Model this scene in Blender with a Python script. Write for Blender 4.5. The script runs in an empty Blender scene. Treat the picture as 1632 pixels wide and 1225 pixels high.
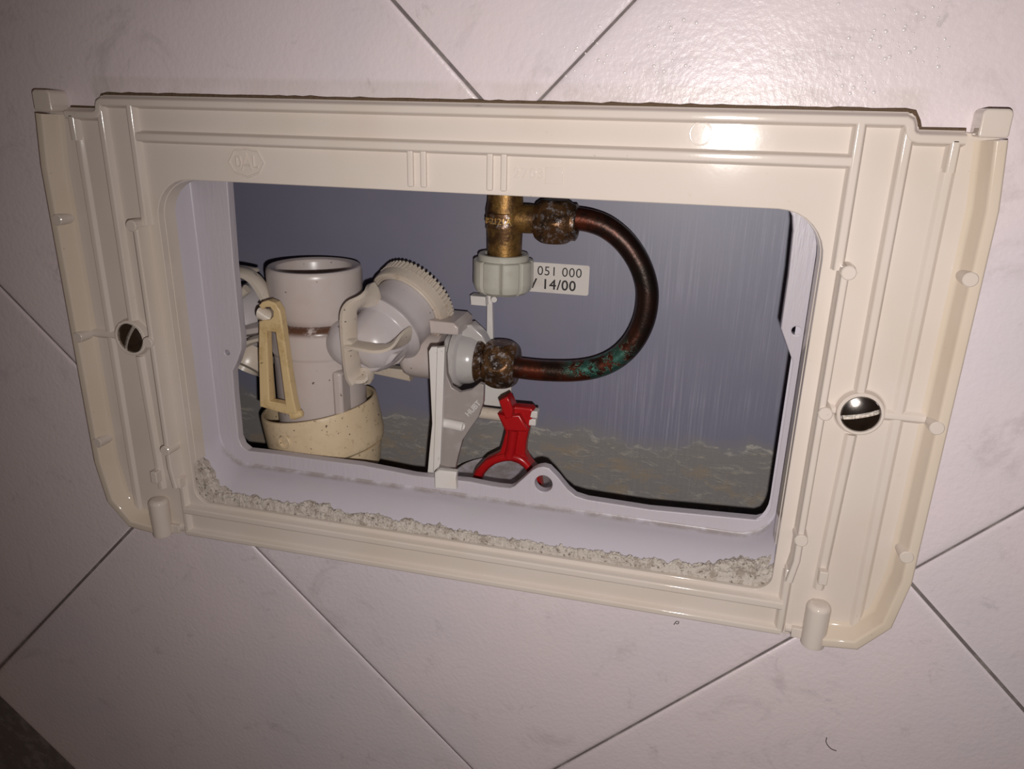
import bpy, bmesh, math, random
from mathutils import Vector, Matrix, noise

random.seed(7)
scene = bpy.context.scene
COL = scene.collection
MM = 0.001
PI = math.pi

# ------------------------------------------------------------------ camera
# world: X right, Y into the wall, Z up; lengths authored in millimetres
CAM = Vector((82.275, -244.0, 92.307))
YAW, PITCH, ROLL = math.radians(13.877), math.radians(-19.771), math.radians(-1.283)
FPX, IW, IH = 1228.8, 1632.0, 1225.0
RC = Matrix.Rotation(YAW, 3, 'Z') @ Matrix.Rotation(PITCH, 3, 'X') @ Matrix.Rotation(ROLL, 3, 'Y')
cam_data = bpy.data.cameras.new('camera')
cam_data.sensor_fit = 'HORIZONTAL'
cam_data.sensor_width = 36.0
cam_data.lens = FPX / IW * 36.0
cam_data.clip_start = 0.005
cam_data.clip_end = 20.0
cam = bpy.data.objects.new('camera', cam_data)
COL.objects.link(cam)
m3 = Matrix((RC.col[0], RC.col[2], -RC.col[1])).transposed()
cam.matrix_world = Matrix.Translation(CAM * MM) @ m3.to_4x4()
scene.camera = cam


def at(px, py, Y):
    """a measured photograph pixel -> the point (mm) of the place at depth Y"""
    d = RC @ Vector(((px - IW / 2) / FPX, 1.0, -(py - IH / 2) / FPX))
    t = (Y - CAM.y) / d.y
    return CAM + d * t


def xz(px, py, Y):
    p = at(px, py, Y)
    return (p.x, p.z)


# ------------------------------------------------------------------ world, flash, exposure
world = bpy.data.worlds.new('dim_bathroom')
scene.world = world
world.use_nodes = True
world.node_tree.nodes['Background'].inputs[0].default_value = (1.0, 0.62, 0.42, 1)
world.node_tree.nodes['Background'].inputs[1].default_value = 0.037

flash_data = bpy.data.lights.new('phone_flash', 'SPOT')
flash_data.energy = 2.75
flash_data.color = (1.0, 0.955, 0.925)
flash_data.shadow_soft_size = 0.0022
flash_data.spot_size = math.radians(128)
flash_data.spot_blend = 1.0
flash = bpy.data.objects.new('phone_flash', flash_data)
COL.objects.link(flash)
flash.matrix_world = Matrix.Translation((CAM + Vector((6.7, 0.0, -14.7))) * MM) @ m3.to_4x4() @ Matrix.Rotation(math.radians(-10), 4, 'Y')

scene.view_settings.view_transform = 'Standard'
scene.view_settings.look = 'None'
scene.view_settings.gamma = 1.0
scene.view_settings.use_curve_mapping = False
scene.view_settings.exposure = 0.0


# ------------------------------------------------------------------ material helpers
def srgb(r, g, b):
    def f(c):
        c /= 255.0
        return c / 12.92 if c <= 0.04045 else ((c + 0.055) / 1.055) ** 2.4
    return (f(r), f(g), f(b), 1.0)


class Mat:
    def __init__(self, name, color, rough=0.4, metal=0.0, spec=0.5, sss=0.0):
        self.m = bpy.data.materials.new(name)
        self.m.use_nodes = True
        self.nt = self.m.node_tree
        self.b = self.nt.nodes['Principled BSDF']
        self.b.inputs['Base Color'].default_value = color
        self.b.inputs['Roughness'].default_value = rough
        self.b.inputs['Metallic'].default_value = metal
        self.b.inputs['Specular IOR Level'].default_value = spec
        if sss:
            self.b.inputs['Subsurface Weight'].default_value = sss
            self.b.inputs['Subsurface Radius'].default_value = (0.004, 0.003, 0.0025)
            self.b.inputs['Subsurface Scale'].default_value = 1.0
        self.col = None
        self.color = color
        self.norm = None
        g = self.nt.nodes.new('ShaderNodeNewGeometry')
        self.pos = g.outputs['Position']

    def node(self, t, **kw):
        n = self.nt.nodes.new(t)
        for k, v in kw.items():
            setattr(n, k, v)
        return n

    def link(self, a, b):
        self.nt.links.new(a, b)

    def coords(self, scale=(1, 1, 1), loc=(0, 0, 0)):
        mp = self.node('ShaderNodeMapping')
        mp.inputs['Scale'].default_value = scale
        mp.inputs['Location'].default_value = loc
        self.link(self.pos, mp.inputs['Vector'])
        return mp.outputs[0]

    def noise(self, scale, detail=4, rough=0.55, stretch=(1, 1, 1), loc=(0, 0, 0), dist=0.0):
        n = self.node('ShaderNodeTexNoise')
        n.inputs['Scale'].default_value = scale
        n.inputs['Detail'].default_value = detail
        n.inputs['Roughness'].default_value = rough
        n.inputs['Distortion'].default_value = dist
        self.link(self.coords(stretch, loc), n.inputs['Vector'])
        return n.outputs['Fac']

    def ramp(self, fac, lo, hi):
        n = self.node('ShaderNodeMapRange')
        n.interpolation_type = 'SMOOTHSTEP'
        n.inputs['From Min'].default_value = lo
        n.inputs['From Max'].default_value = hi
        self.link(fac, n.inputs['Value'])
        return n.outputs[0]

    def math(self, op, a, b=None):
        n = self.node('ShaderNodeMath', operation=op)
        for i, v in enumerate((a, b)):
            if v is None:
                continue
            if isinstance(v, (int, float)):
                n.inputs[i].default_value = v
            else:
                self.link(v, n.inputs[i])
        return n.outputs[0]

    def mix(self, fac, color, amount=1.0):
        n = self.node('ShaderNodeMix', data_type='RGBA')
        f = self.math('MULTIPLY', fac, amount)
        self.link(f, n.inputs[0])
        if self.col is None:
            n.inputs[6].default_value = self.color
        else:
            self.link(self.col, n.inputs[6])
        n.inputs[7].default_value = color
        self.col = n.outputs[2]
        self.link(self.col, self.b.inputs['Base Color'])
        return self

    def bump(self, fac, strength=0.3, dist=0.0005):
        n = self.node('ShaderNodeBump')
        n.inputs['Strength'].default_value = strength
        n.inputs['Distance'].default_value = dist
        self.link(fac, n.inputs['Height'])
        if self.norm is not None:
            self.link(self.norm, n.inputs['Normal'])
        self.norm = n.outputs[0]
        self.link(self.norm, self.b.inputs['Normal'])
        return self

    def axis(self, k):
        s = self.node('ShaderNodeSeparateXYZ')
        self.link(self.pos, s.inputs[0])
        return s.outputs[k]

    def to(self, fac, socket, a, b):
        n = self.node('ShaderNodeMapRange')
        n.inputs['To Min'].default_value = a
        n.inputs['To Max'].default_value = b
        self.link(fac, n.inputs['Value'])
        self.link(n.outputs[0], self.b.inputs[socket])
        return self


M = {}
# glazed wall tile, faint smudgy marbling, orange-peel glaze
t = Mat('tile_glaze', (0.75, 0.655, 0.67, 1), 0.32, spec=0.3)
t.mix(t.ramp(t.noise(9, 5, 0.6), 0.42, 0.72), (0.66, 0.60, 0.655, 1), 0.7)
t.mix(t.ramp(t.noise(30, 6, 0.7, dist=1.2), 0.54, 0.72), (0.46, 0.40, 0.40, 1), 0.42)
t.mix(t.ramp(t.noise(95, 5, 0.75, dist=0.6), 0.60, 0.78), (0.30, 0.27, 0.265, 1), 0.40)
# faint soiled band left by the old cover plate above the frame
band = t.math('MULTIPLY', t.math('MULTIPLY', t.ramp(t.axis(2), 0.090, 0.0945), t.math('SUBTRACT', 1.0, t.ramp(t.axis(2), 0.0985, 0.1005))), t.math('SUBTRACT', 1.0, t.ramp(t.math('ABSOLUTE', t.axis(0)), 0.135, 0.142)))
t.mix(t.math('MULTIPLY', band, t.ramp(t.noise(70, 4), 0.25, 0.6)), (0.47, 0.40, 0.33, 1), 0.26)
t.bump(t.noise(560, 3, 0.55), 0.34, 0.0005)
t.bump(t.noise(60, 3, 0.5), 0.15, 0.0010)
M['tile'] = t.m
t = Mat('grout', (0.17, 0.145, 0.14, 1), 0.9, spec=0.2)
t.mix(t.ramp(t.noise(160, 4), 0.45, 0.7), (0.30, 0.27, 0.25, 1), 0.6)
t.bump(t.noise(900, 3), 0.5, 0.0006)
M['grout'] = t.m


def cream(name, base, yellow=0.0, dirt=0.5):
    t = Mat(name, base, 0.085, spec=0.36)
    t.mix(t.ramp(t.noise(22, 3), 0.4, 0.75), (base[0] * 0.93, base[1] * 0.90, base[2] * 0.84, 1), 0.6)
    t.mix(t.ramp(t.noise(240, 5, 0.7), 0.66, 0.80), (0.34, 0.28, 0.2, 1), dirt)
    t.mix(t.ramp(t.noise(620, 2, 0.5), 0.74, 0.80), (0.12, 0.09, 0.06, 1), dirt)
    t.bump(t.noise(260, 3), 0.05, 0.0003)
    return t.m


M['cream'] = cream('cream_frame_plastic', (0.68, 0.60, 0.54, 1), dirt=0.32)
M['cream_rim'] = cream('yellowed_rim_plastic', (0.68, 0.58, 0.48, 1), dirt=0.4)
t = Mat('ledge_dirt_cream', (0.50, 0.43, 0.33, 1), 0.5)
M['cream_mark'] = t.m

# cistern plastic, milky lilac white
t = Mat('cistern_plastic', (0.58, 0.535, 0.59, 1), 0.33, spec=0.45, sss=0.12)
t.mix(t.ramp(t.noise(40, 4), 0.45, 0.75), (0.56, 0.535, 0.56, 1), 0.6)
t.mix(t.ramp(t.noise(330, 4, 0.7), 0.70, 0.80), (0.30, 0.25, 0.2, 1), 0.5)
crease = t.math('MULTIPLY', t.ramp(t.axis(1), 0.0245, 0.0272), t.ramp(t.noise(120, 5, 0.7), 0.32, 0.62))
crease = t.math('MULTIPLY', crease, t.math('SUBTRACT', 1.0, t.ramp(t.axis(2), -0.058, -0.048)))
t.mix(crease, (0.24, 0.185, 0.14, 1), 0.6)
t.bump(t.noise(90, 3), 0.12, 0.0006)
M['cistern'] = t.m
# cut flange edge with saw chatter
t = Mat('cistern_flange_plastic', (0.52, 0.475, 0.515, 1), 0.36, spec=0.45, sss=0.1)
t.bump(t.noise(700, 3, 0.6, stretch=(1, 1, 0.12)), 0.35, 0.0006)
t.mix(t.ramp(t.noise(420, 4, 0.7), 0.72, 0.82), (0.25, 0.2, 0.16, 1), 0.6)
M['flange'] = t.m
# inner back wall: blue grey, vertical wipe streaks, limescale tide line low down
t = Mat('cistern_back_plastic', (0.195, 0.188, 0.262, 1), 0.50, spec=1.0)
t.mix(t.ramp(t.noise(14, 3), 0.4, 0.7), (0.225, 0.212, 0.262, 1), 0.7)
streak = t.math('MULTIPLY', t.ramp(t.noise(950, 5, 0.7, stretch=(1, 1, 0.018)), 0.40, 0.80), t.ramp(t.noise(26, 3, 0.5, loc=(4, 0, 2)), 0.30, 0.66))
right = t.ramp(t.axis(0), 0.018, 0.05)
t.mix(t.math('MULTIPLY', streak, right), (0.42, 0.405, 0.495, 1), 0.75)  # streaks kept to the right, strengthened to paint in its brighter light
z = t.axis(2)
x = t.axis(0)
wob = t.math('MULTIPLY', t.math('SUBTRACT', t.noise(34, 5, 0.6), 0.5), 0.026)
zz = t.math('ADD', z, wob)
tide = t.math('SUBTRACT', 1.0, t.ramp(zz, -0.0600, -0.0470))
t.mix(tide, (0.25, 0.23, 0.195, 1), 0.75)
low = t.math('SUBTRACT', 1.0, t.ramp(zz, -0.0600, -0.0545))
crust = t.math('MULTIPLY', low, t.ramp(t.noise(150, 7, 0.8, stretch=(0.35, 1, 1.2), dist=1.5), 0.50, 0.66))
t.mix(crust, (0.48, 0.435, 0.36, 1), 0.62)
edge = t.math('MULTIPLY', t.math('SUBTRACT', 1.0, t.ramp(t.math('ABSOLUTE', t.math('ADD', zz, 0.0565)), 0.0002, 0.0012)), t.ramp(t.noise(110, 6, 0.8, stretch=(0.5, 1, 1), loc=(2, 0, 3)), 0.40, 0.60))
t.mix(edge, (0.55, 0.51, 0.44, 1), 0.65)
ochre = t.math('MULTIPLY', t.math('SUBTRACT', 1.0, t.ramp(zz, -0.0680, -0.0615)), t.ramp(t.noise(120, 5, 0.7, stretch=(0.5, 1, 1), loc=(3, 1, 0)), 0.48, 0.64))
t.mix(ochre, (0.36, 0.26, 0.15, 1), 0.55)
t.bump(t.math('MULTIPLY', streak, right), 0.15, 0.0004)
t.bump(crust, 0.4, 0.0010)
M['back'] = t.m
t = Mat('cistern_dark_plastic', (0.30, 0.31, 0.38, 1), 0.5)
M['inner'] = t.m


def white(name, base, specks=0.8, sss=0.15):
    t = Mat(name, base, 0.30, spec=0.5, sss=sss)
    t.mix(t.ramp(t.noise(50, 4), 0.45, 0.8), (base[0] * 0.92, base[1] * 0.87, base[2] * 0.80, 1), 0.7)
    t.mix(t.ramp(t.noise(430, 2, 0.4), 0.735, 0.76), (0.06, 0.03, 0.018, 1), specks)
    t.bump(t.noise(120, 3), 0.06, 0.0004)
    return t


t = white('white_valve_plastic', (0.575, 0.50, 0.475, 1))
M['white'] = t.m
t = white('stained_valve_plastic', (0.575, 0.50, 0.475, 1))
st = t.math('MULTIPLY', t.ramp(t.noise(160, 6, 0.8), 0.36, 0.50), t.math('SUBTRACT', 1.0, t.ramp(t.math('ABSOLUTE', t.math('SUBTRACT', t.axis(2), 0.0004)), 0.0006, 0.0036)))
t.mix(st, (0.10, 0.035, 0.012, 1), 0.95)
M['white_stained'] = t.m
t = white('white_elbow_plastic', (0.56, 0.51, 0.515, 1), specks=0.6, sss=0.2)
M['elbow'] = t.m
t = white('bone_rib_plastic', (0.62, 0.54, 0.46, 1), specks=1.0)
st = t.ramp(t.noise(210, 6, 0.8, loc=(1, 0, 0)), 0.60, 0.70)
t.mix(st, (0.16, 0.07, 0.03, 1), 0.8)
M['bone'] = t.m
t = white('cold_white_plastic', (0.72, 0.68, 0.65, 1), specks=0.2, sss=0.05)
M['white_clean'] = t.m
t = white('ivory_plastic', (0.61, 0.525, 0.44, 1), specks=0.9, sss=0.1)
t.mix(t.ramp(t.noise(140, 5, 0.8), 0.55, 0.68), (0.35, 0.22, 0.10, 1), 0.45)
M['ivory'] = t.m
# yellowed, dirty collar
t = Mat('yellowed_collar_plastic', (0.70, 0.555, 0.37, 1), 0.42, spec=0.4)
t.mix(t.ramp(t.noise(60, 5, 0.6), 0.42, 0.7), (0.62, 0.47, 0.29, 1), 0.75)
t.mix(t.ramp(t.noise(230, 6, 0.75), 0.54, 0.68), (0.30, 0.19, 0.085, 1), 0.55)
t.mix(t.ramp(t.noise(520, 3, 0.5), 0.665, 0.70), (0.05, 0.025, 0.012, 1), 0.95)
t.bump(t.noise(300, 5, 0.7), 0.25, 0.0006)
M['yellow'] = t.m
t = Mat('yellowed_lever_plastic', (0.66, 0.49, 0.26, 1), 0.38, spec=0.45)
t.mix(t.ramp(t.noise(120, 5, 0.7), 0.50, 0.66), (0.45, 0.30, 0.12, 1), 0.6)
t.mix(t.ramp(t.noise(380, 4, 0.6), 0.66, 0.72), (0.12, 0.05, 0.015, 1), 0.85)
M['lever_yellow'] = t.m
t = Mat('grey_valve_plastic', (0.50, 0.48, 0.415, 1), 0.30, spec=0.5)
t.mix(t.ramp(t.noise(160, 4), 0.5, 0.75), (0.40, 0.37, 0.30, 1), 0.5)
M['grey'] = t.m
t = Mat('smoky_plate_plastic', (0.33, 0.285, 0.27, 1), 0.32, spec=0.5)
t.mix(t.ramp(t.noise(130, 4), 0.5, 0.75), (0.44, 0.40, 0.385, 1), 0.6)
M['smoky'] = t.m
t = Mat('milky_fitting_plastic', (0.52, 0.49, 0.475, 1), 0.22, spec=0.6, sss=0.2)
t.mix(t.ramp(t.noise(200, 4), 0.55, 0.75), (0.40, 0.36, 0.33, 1), 0.5)
M['milky'] = t.m
t = Mat('red_plastic', (0.42, 0.008, 0.010, 1), 0.28, spec=0.5)
t.mix(t.ramp(t.noise(160, 4), 0.5, 0.75), (0.33, 0.006, 0.010, 1), 0.6)
M['red'] = t.m
# brass and copper
t = Mat('tarnished_brass', (0.30, 0.165, 0.05, 1), 0.46, metal=0.75)
t.mix(t.ramp(t.noise(110, 5, 0.7), 0.40, 0.60), (0.085, 0.042, 0.02, 1), 0.92)
t.mix(t.ramp(t.noise(600, 4, 0.6), 0.60, 0.75), (0.60, 0.42, 0.16, 1), 0.6)
t.mix(t.ramp(t.noise(420, 3, 0.6, loc=(2, 5, 1)), 0.68, 0.74), (0.42, 0.40, 0.36, 1), 0.6)
t.bump(t.noise(700, 4), 0.35, 0.0005)
M['brass'] = t.m
t = Mat('rubbed_brass', (0.50, 0.32, 0.11, 1), 0.4, metal=0.6)
M['brass_rubbed'] = t.m
t = Mat('corroded_nut_brass', (0.17, 0.085, 0.035, 1), 0.38, metal=0.75)
t.mix(t.ramp(t.noise(150, 5, 0.7), 0.45, 0.62), (0.045, 0.028, 0.02, 1), 0.9)
t.mix(t.ramp(t.noise(330, 6, 0.8, loc=(7, 1, 0)), 0.525, 0.60), (0.50, 0.46, 0.46, 1), 0.8)
t.bump(t.noise(600, 4), 0.45, 0.0006)
M['nut'] = t.m
t = Mat('oxidised_copper', (0.15, 0.036, 0.018, 1), 0.34, metal=0.75)
t.mix(t.ramp(t.noise(55, 5, 0.65), 0.42, 0.62), (0.035, 0.022, 0.017, 1), 0.95)
# dark upper bend: oxide is thickest there
dk = t.math('MULTIPLY', t.ramp(t.axis(0), 0.036, 0.050), t.ramp(t.axis(2), -0.006, 0.012))
t.mix(dk, (0.026, 0.019, 0.016, 1), 0.85)
gx = t.math('SUBTRACT', 1.0, t.ramp(t.math('ABSOLUTE', t.math('SUBTRACT', t.axis(0), 0.042)), 0.009, 0.019))
gz = t.math('SUBTRACT', 1.0, t.ramp(t.axis(2), -0.006, 0.004))
gn = t.ramp(t.noise(150, 6, 0.75, loc=(0, 2, 4)), 0.45, 0.53)
gy = t.ramp(t.math('SUBTRACT', t.axis(2), -0.0175), -0.003, 0.001)
verd = t.math('MULTIPLY', t.math('MULTIPLY', gx, gz), t.math('MULTIPLY', gn, gy))
t.mix(verd, (0.06, 0.19, 0.15, 1), 0.92)
s2 = t.math('MULTIPLY', t.ramp(t.noise(260, 6, 0.8, loc=(0, 5, 4)), 0.60, 0.66), gz)
t.mix(s2, (0.10, 0.20, 0.165, 1), 0.7)
t.mix(t.ramp(t.noise(420, 5, 0.7, loc=(4, 4, 4)), 0.69, 0.75), (0.38, 0.31, 0.28, 1), 0.6)
t.bump(t.noise(400, 5, 0.7), 0.35, 0.0005)
t.bump(verd, 0.5, 0.0006)
M['copper'] = t.m
t = Mat('screw_steel', (0.36, 0.33, 0.31, 1), 0.18, metal=1.0)
t.mix(t.ramp(t.noise(260, 4), 0.5, 0.7), (0.16, 0.13, 0.11, 1), 0.6)
t.bump(t.noise(350, 3), 0.15, 0.0004)
M['steel'] = t.m
t = Mat('worn_slot_steel', (0.62, 0.56, 0.50, 1), 0.5, metal=0.6)
t.bump(t.noise(900, 3), 0.6, 0.0006)
M['steel_worn'] = t.m
t = Mat('crumbly_plaster', (0.80, 0.715, 0.64, 1), 0.95, spec=0.15)
t.mix(t.ramp(t.noise(260, 6, 0.8), 0.50, 0.62), (0.44, 0.355, 0.29, 1), 0.75)
t.mix(t.ramp(t.noise(620, 5, 0.7), 0.56, 0.66), (0.13, 0.095, 0.07, 1), 0.75)
t.bump(t.noise(520, 6, 0.75), 1.0, 0.0016)
M['plaster'] = t.m
t = Mat('sticker_paper', (0.72, 0.665, 0.62, 1), 0.5)
t.mix(t.ramp(t.noise(90, 4), 0.55, 0.75), (0.58, 0.50, 0.43, 1), 0.5)
M['paper'] = t.m
t = Mat('printing_ink', (0.02, 0.018, 0.018, 1), 0.5)
M['ink'] = t.m
t = Mat('dark_rubber', (0.02, 0.018, 0.017, 1), 0.7)
M['black'] = t.m
t = Mat('clear_water_drop', (0.74, 0.66, 0.665, 1), 0.16, spec=1.0)
M['drop'] = t.m
t = Mat('brown_grime', (0.13, 0.085, 0.055, 1), 0.9, spec=0.1)
t.bump(t.noise(700, 4), 0.8, 0.0008)
M['grime'] = t.m
t = Mat('hair_strand', (0.05, 0.035, 0.03, 1), 0.5)
M['hair'] = t.m
t = Mat('bare_masonry', (0.35, 0.30, 0.26, 1), 0.95, spec=0.1)
t.bump(t.noise(300, 5), 0.6, 0.001)
M['masonry'] = t.m
t = Mat('chalk_emboss', (0.62, 0.60, 0.58, 1), 0.5)
M['emboss'] = t.m


# ------------------------------------------------------------------ mesh builder
class MB:
    def __init__(self):
        self.v = []
        self.f = []

    def add(self, verts, faces):
        o = len(self.v)
        self.v += [Vector(p) for p in verts]
        self.f += [tuple(i + o for i in f) for f in faces]
        return self

    def box(self, lo, hi, rot=None, piv=None):
        x0, y0, z0 = lo
        x1, y1, z1 = hi
        vs = [Vector(p) for p in ((x0, y0, z0), (x1, y0, z0), (x1, y1, z0), (x0, y1, z0), (x0, y0, z1), (x1, y0, z1), (x1, y1, z1), (x0, y1, z1))]
        if rot is not None:
            c = Vector(piv) if piv else (Vector(lo) + Vector(hi)) / 2
            vs = [rot @ (p - c) + c for p in vs]
        return self.add(vs, [(0, 3, 2, 1), (4, 5, 6, 7), (0, 1, 5, 4), (1, 2, 6, 5), (2, 3, 7, 6), (3, 0, 4, 7)])

    def lathe(self, origin, axis, prof, segs=40, rfun=None, closed=False, ref=None):
        """profile [(r, h)] spun about the axis; h runs along the axis"""
        a = Vector(axis).normalized()
        r0 = Vector(ref) if ref else (Vector((0, 0, 1)) if abs(a.z) < 0.9 else Vector((1, 0, 0)))
        e1 = (r0 - a * r0.dot(a)).normalized()
        e2 = a.cross(e1)
        o = Vector(origin)
        vs, fs = [], []
        n = len(prof)
        for r, h in prof:
            for k in range(segs):
                th = 2 * PI * k / segs
                rr = r * (rfun(th, h) if rfun else 1.0)
                vs.append(o + a * h + (e1 * math.cos(th) + e2 * math.sin(th)) * rr)
        rows = n if closed else n - 1
        for i in range(rows):
            j = (i + 1) % n
            for k in range(segs):
                k2 = (k + 1) % segs
                fs.append((i * segs + k, i * segs + k2, j * segs + k2, j * segs + k))
        if not closed:
            if prof[0][0] > 1e-4:
                fs.append(tuple(reversed(range(segs))))
            if prof[-1][0] > 1e-4:
                fs.append(tuple((n - 1) * segs + k for k in range(segs)))
        return self.add(vs, fs)

    def tube(self, path, rad, segs=20, caps=True):
        path = [Vector(p) for p in path]
        n = len(path)
        rads = rad if isinstance(rad, (list, tuple)) else [rad] * n
        tan = []
        for i in range(n):
            tan.append((path[min(i + 1, n - 1)] - path[max(i - 1, 0)]).normalized())
        up = Vector((0, 1, 0)) if abs(tan[0].y) < 0.9 else Vector((1, 0, 0))
        vs, fs = [], []
        e = (up - tan[0] * up.dot(tan[0])).normalized()
        for i in range(n):
            e = (e - tan[i] * e.dot(tan[i])).normalized()
            b = tan[i].cross(e)
            for k in range(segs):
                th = 2 * PI * k / segs
                vs.append(path[i] + (e * math.cos(th) + b * math.sin(th)) * rads[i])
        for i in range(n - 1):
            for k in range(segs):
                k2 = (k + 1) % segs
                fs.append((i * segs + k, i * segs + k2, (i + 1) * segs + k2, (i + 1) * segs + k))
        if caps:
            fs.append(tuple(reversed(range(segs))))
            fs.append(tuple((n - 1) * segs + k for k in range(segs)))
        return self.add(vs, fs)

    def bar(self, path, w, d, up=(0, 1, 0)):
        """rectangular section (w across, d along up) carried along a path"""
        path = [Vector(p) for p in path]
        n = len(path)
        up = Vector(up).normalized()
        vs, fs = [], []
        for i in range(n):
            t = (path[min(i + 1, n - 1)] - path[max(i - 1, 0)]).normalized()
            s = t.cross(up).normalized()
            u = s.cross(t).normalized()
            ww = w[i] if isinstance(w, (list, tuple)) else w
            k = 0.28
            for a, b in ((-.5, -.5 + k), (-.5 + k, -.5), (.5 - k, -.5), (.5, -.5 + k), (.5, .5 - k), (.5 - k, .5), (-.5 + k, .5), (-.5, .5 - k)):
                vs.append(path[i] + s * a * ww + u * b * d)
        for i in range(n - 1):
            for k in range(8):
                k2 = (k + 1) % 8
                fs.append((i * 8 + k, i * 8 + k2, (i + 1) * 8 + k2, (i + 1) * 8 + k))
        fs.append(tuple(reversed(range(8))))
        fs.append(tuple((n - 1) * 8 + k for k in range(8)))
        return self.add(vs, fs)

    def sweep(self, path, prof, closed=False):
        """profile [(offset, Y)] mitred along a path in the XZ plane; + offset is to the left of travel"""
        P = [Vector((p[0], p[1])) for p in path]
        n, m = len(P), len(prof)
        vs, fs = [], []
        for i in range(n):
            if closed:
                d0 = (P[i] - P[i - 1]).normalized()
                d1 = (P[(i + 1) % n] - P[i]).normalized()
            else:
                d0 = (P[i] - P[i - 1]).normalized() if i else (P[1] - P[0]).normalized()
                d1 = (P[i + 1] - P[i]).normalized() if i < n - 1 else d0
            n0, n1 = Vector((-d0.y, d0.x)), Vector((-d1.y, d1.x))
            b = (n0 + n1)
            b = b / max(b.length_squared / 2, 0.35)
            for off, y in prof:
                q = P[i] + b * off
                vs.append((q.x, y, q.y))
        for i in range(n if closed else n - 1):
            j = (i + 1) % n
            for k in range(m - 1):
                fs.append((i * m + k, j * m + k, j * m + k + 1, i * m + k + 1))
        if not closed:
            fs.append(tuple(range(m)))
            fs.append(tuple(reversed(range((n - 1) * m, n * m))))
        return self.add(vs, fs)

    def plate(self, loops, y0, y1, bevel=0.0, res=2):
        """flat outline with holes in the XZ plane between depths y0 (front) and y1"""
        cu = bpy.data.curves.new('tmp', 'CURVE')
        cu.dimensions = '2D'
        cu.fill_mode = 'BOTH'
        cu.extrude = max((y1 - y0) / 2 - bevel, 0.001)
        cu.bevel_depth = bevel
        cu.bevel_resolution = res
        cu.offset = -bevel
        for lp in loops:
            s = cu.splines.new('POLY')
            s.points.add(len(lp) - 1)
            for pt, (a, b) in zip(s.points, lp):
                pt.co = (a, b, 0, 1)
            s.use_cyclic_u = True
        ob = bpy.data.objects.new('tmp', cu)
        me = bpy.data.meshes.new_from_object(ob)
        yc = (y0 + y1) / 2
        vs = [(v.co.x, yc - v.co.z, v.co.y) for v in me.vertices]
        self.add(vs, [tuple(p.vertices) for p in me.polygons])
        bpy.data.objects.remove(ob)
        bpy.data.curves.remove(cu)
        bpy.data.meshes.remove(me)
        return self

    def text(self, s, size, depth, mtx, bevel=0.0, spacing=1.0):
        cu = bpy.data.curves.new('tmp', 'FONT')
        cu.body = s
        cu.size = size
        cu.extrude = depth
        cu.bevel_depth = bevel
        cu.space_character = spacing
        cu.align_x = 'CENTER'
        cu.align_y = 'CENTER'
        ob = bpy.data.objects.new('tmp', cu)
        me = bpy.data.meshes.new_from_object(ob)
        self.add([mtx @ v.co for v in me.vertices], [tuple(p.vertices) for p in me.polygons])
        bpy.data.objects.remove(ob)
        bpy.data.curves.remove(cu)
        bpy.data.meshes.remove(me)
        return self

    def mesh(self, name, origin, smooth=35, weld=True):
        me = bpy.data.meshes.new(name)
        o = Vector(origin)
        me.from_pydata([(p - o) * MM for p in self.v], [], self.f)
        bm = bmesh.new()
        bm.from_mesh(me)
        if weld:
            bmesh.ops.remove_doubles(bm, verts=bm.verts, dist=1e-6)
        bmesh.ops.recalc_face_normals(bm, faces=bm.faces)
        bm.to_mesh(me)
        bm.free()
        if smooth:
            for p in me.polygons:
                p.use_smooth = True
            me.set_sharp_from_angle(angle=math.radians(smooth))
        return me


def bounds(mb):
    lo = Vector((min(p.x for p in mb.v), min(p.y for p in mb.v), min(p.z for p in mb.v)))
    hi = Vector((max(p.x for p in mb.v), max(p.y for p in mb.v), max(p.z for p in mb.v)))
    return lo, hi


ORI = {}


def root(name, loc, label, cat, group=None, kind=None):
    o = bpy.data.objects.new(name, None)
    o.empty_display_size = 0.01
    COL.objects.link(o)
    o.location = Vector(loc) * MM
    ORI[o.name] = Vector(loc)
    if label:
        o['label'] = label
    if cat:
        o['category'] = cat
    if group:
        o['group'] = group
    if kind:
        o['kind'] = kind
    return o


def part(name, mb, mat, parent, bevel=0.0, segs=2, smooth=35, label=None, kind=None, angle=30):
    org = ORI[parent.name]
    me = mb.mesh(name, org, smooth)
    o = bpy.data.objects.new(name, me)
    COL.objects.link(o)
    me.materials.append(M[mat])
    o.parent = parent
    ORI[o.name] = org
    wn = smooth and name != 'tube'
    if bevel:
        md = o.modifiers.new('bevel', 'BEVEL')
        md.width = bevel * MM
        md.segments = segs
        md.limit_method = 'ANGLE'
        md.angle_limit = math.radians(angle)
        md.harden_normals = False
    if wn:
        wm = o.modifiers.new('weighted', 'WEIGHTED_NORMAL')
        wm.keep_sharp = True
        wm.weight = 60
    if label:
        o['label'] = label
    if kind:
        o['kind'] = kind
    return o


def single(name, mb, mat, label, cat, bevel=0.0, smooth=35, kind=None, group=None, segs=2):
    lo, hi = bounds(mb)
    c = (lo + hi) / 2
    c.z = lo.z
    me = mb.mesh(name, c, smooth)
    o = bpy.data.objects.new(name, me)
    COL.objects.link(o)
    o.location = c * MM
    ORI[o.name] = c
    me.materials.append(M[mat])
    if bevel:
        md = o.modifiers.new('bevel', 'BEVEL')
        md.width = bevel * MM
        md.segments = segs
        md.limit_method = 'ANGLE'
        md.angle_limit = math.radians(30)
    if label:
        o['label'] = label
    if cat:
        o['category'] = cat
    if kind:
        o['kind'] = kind
    if group:
        o['group'] = group
    return o


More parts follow.
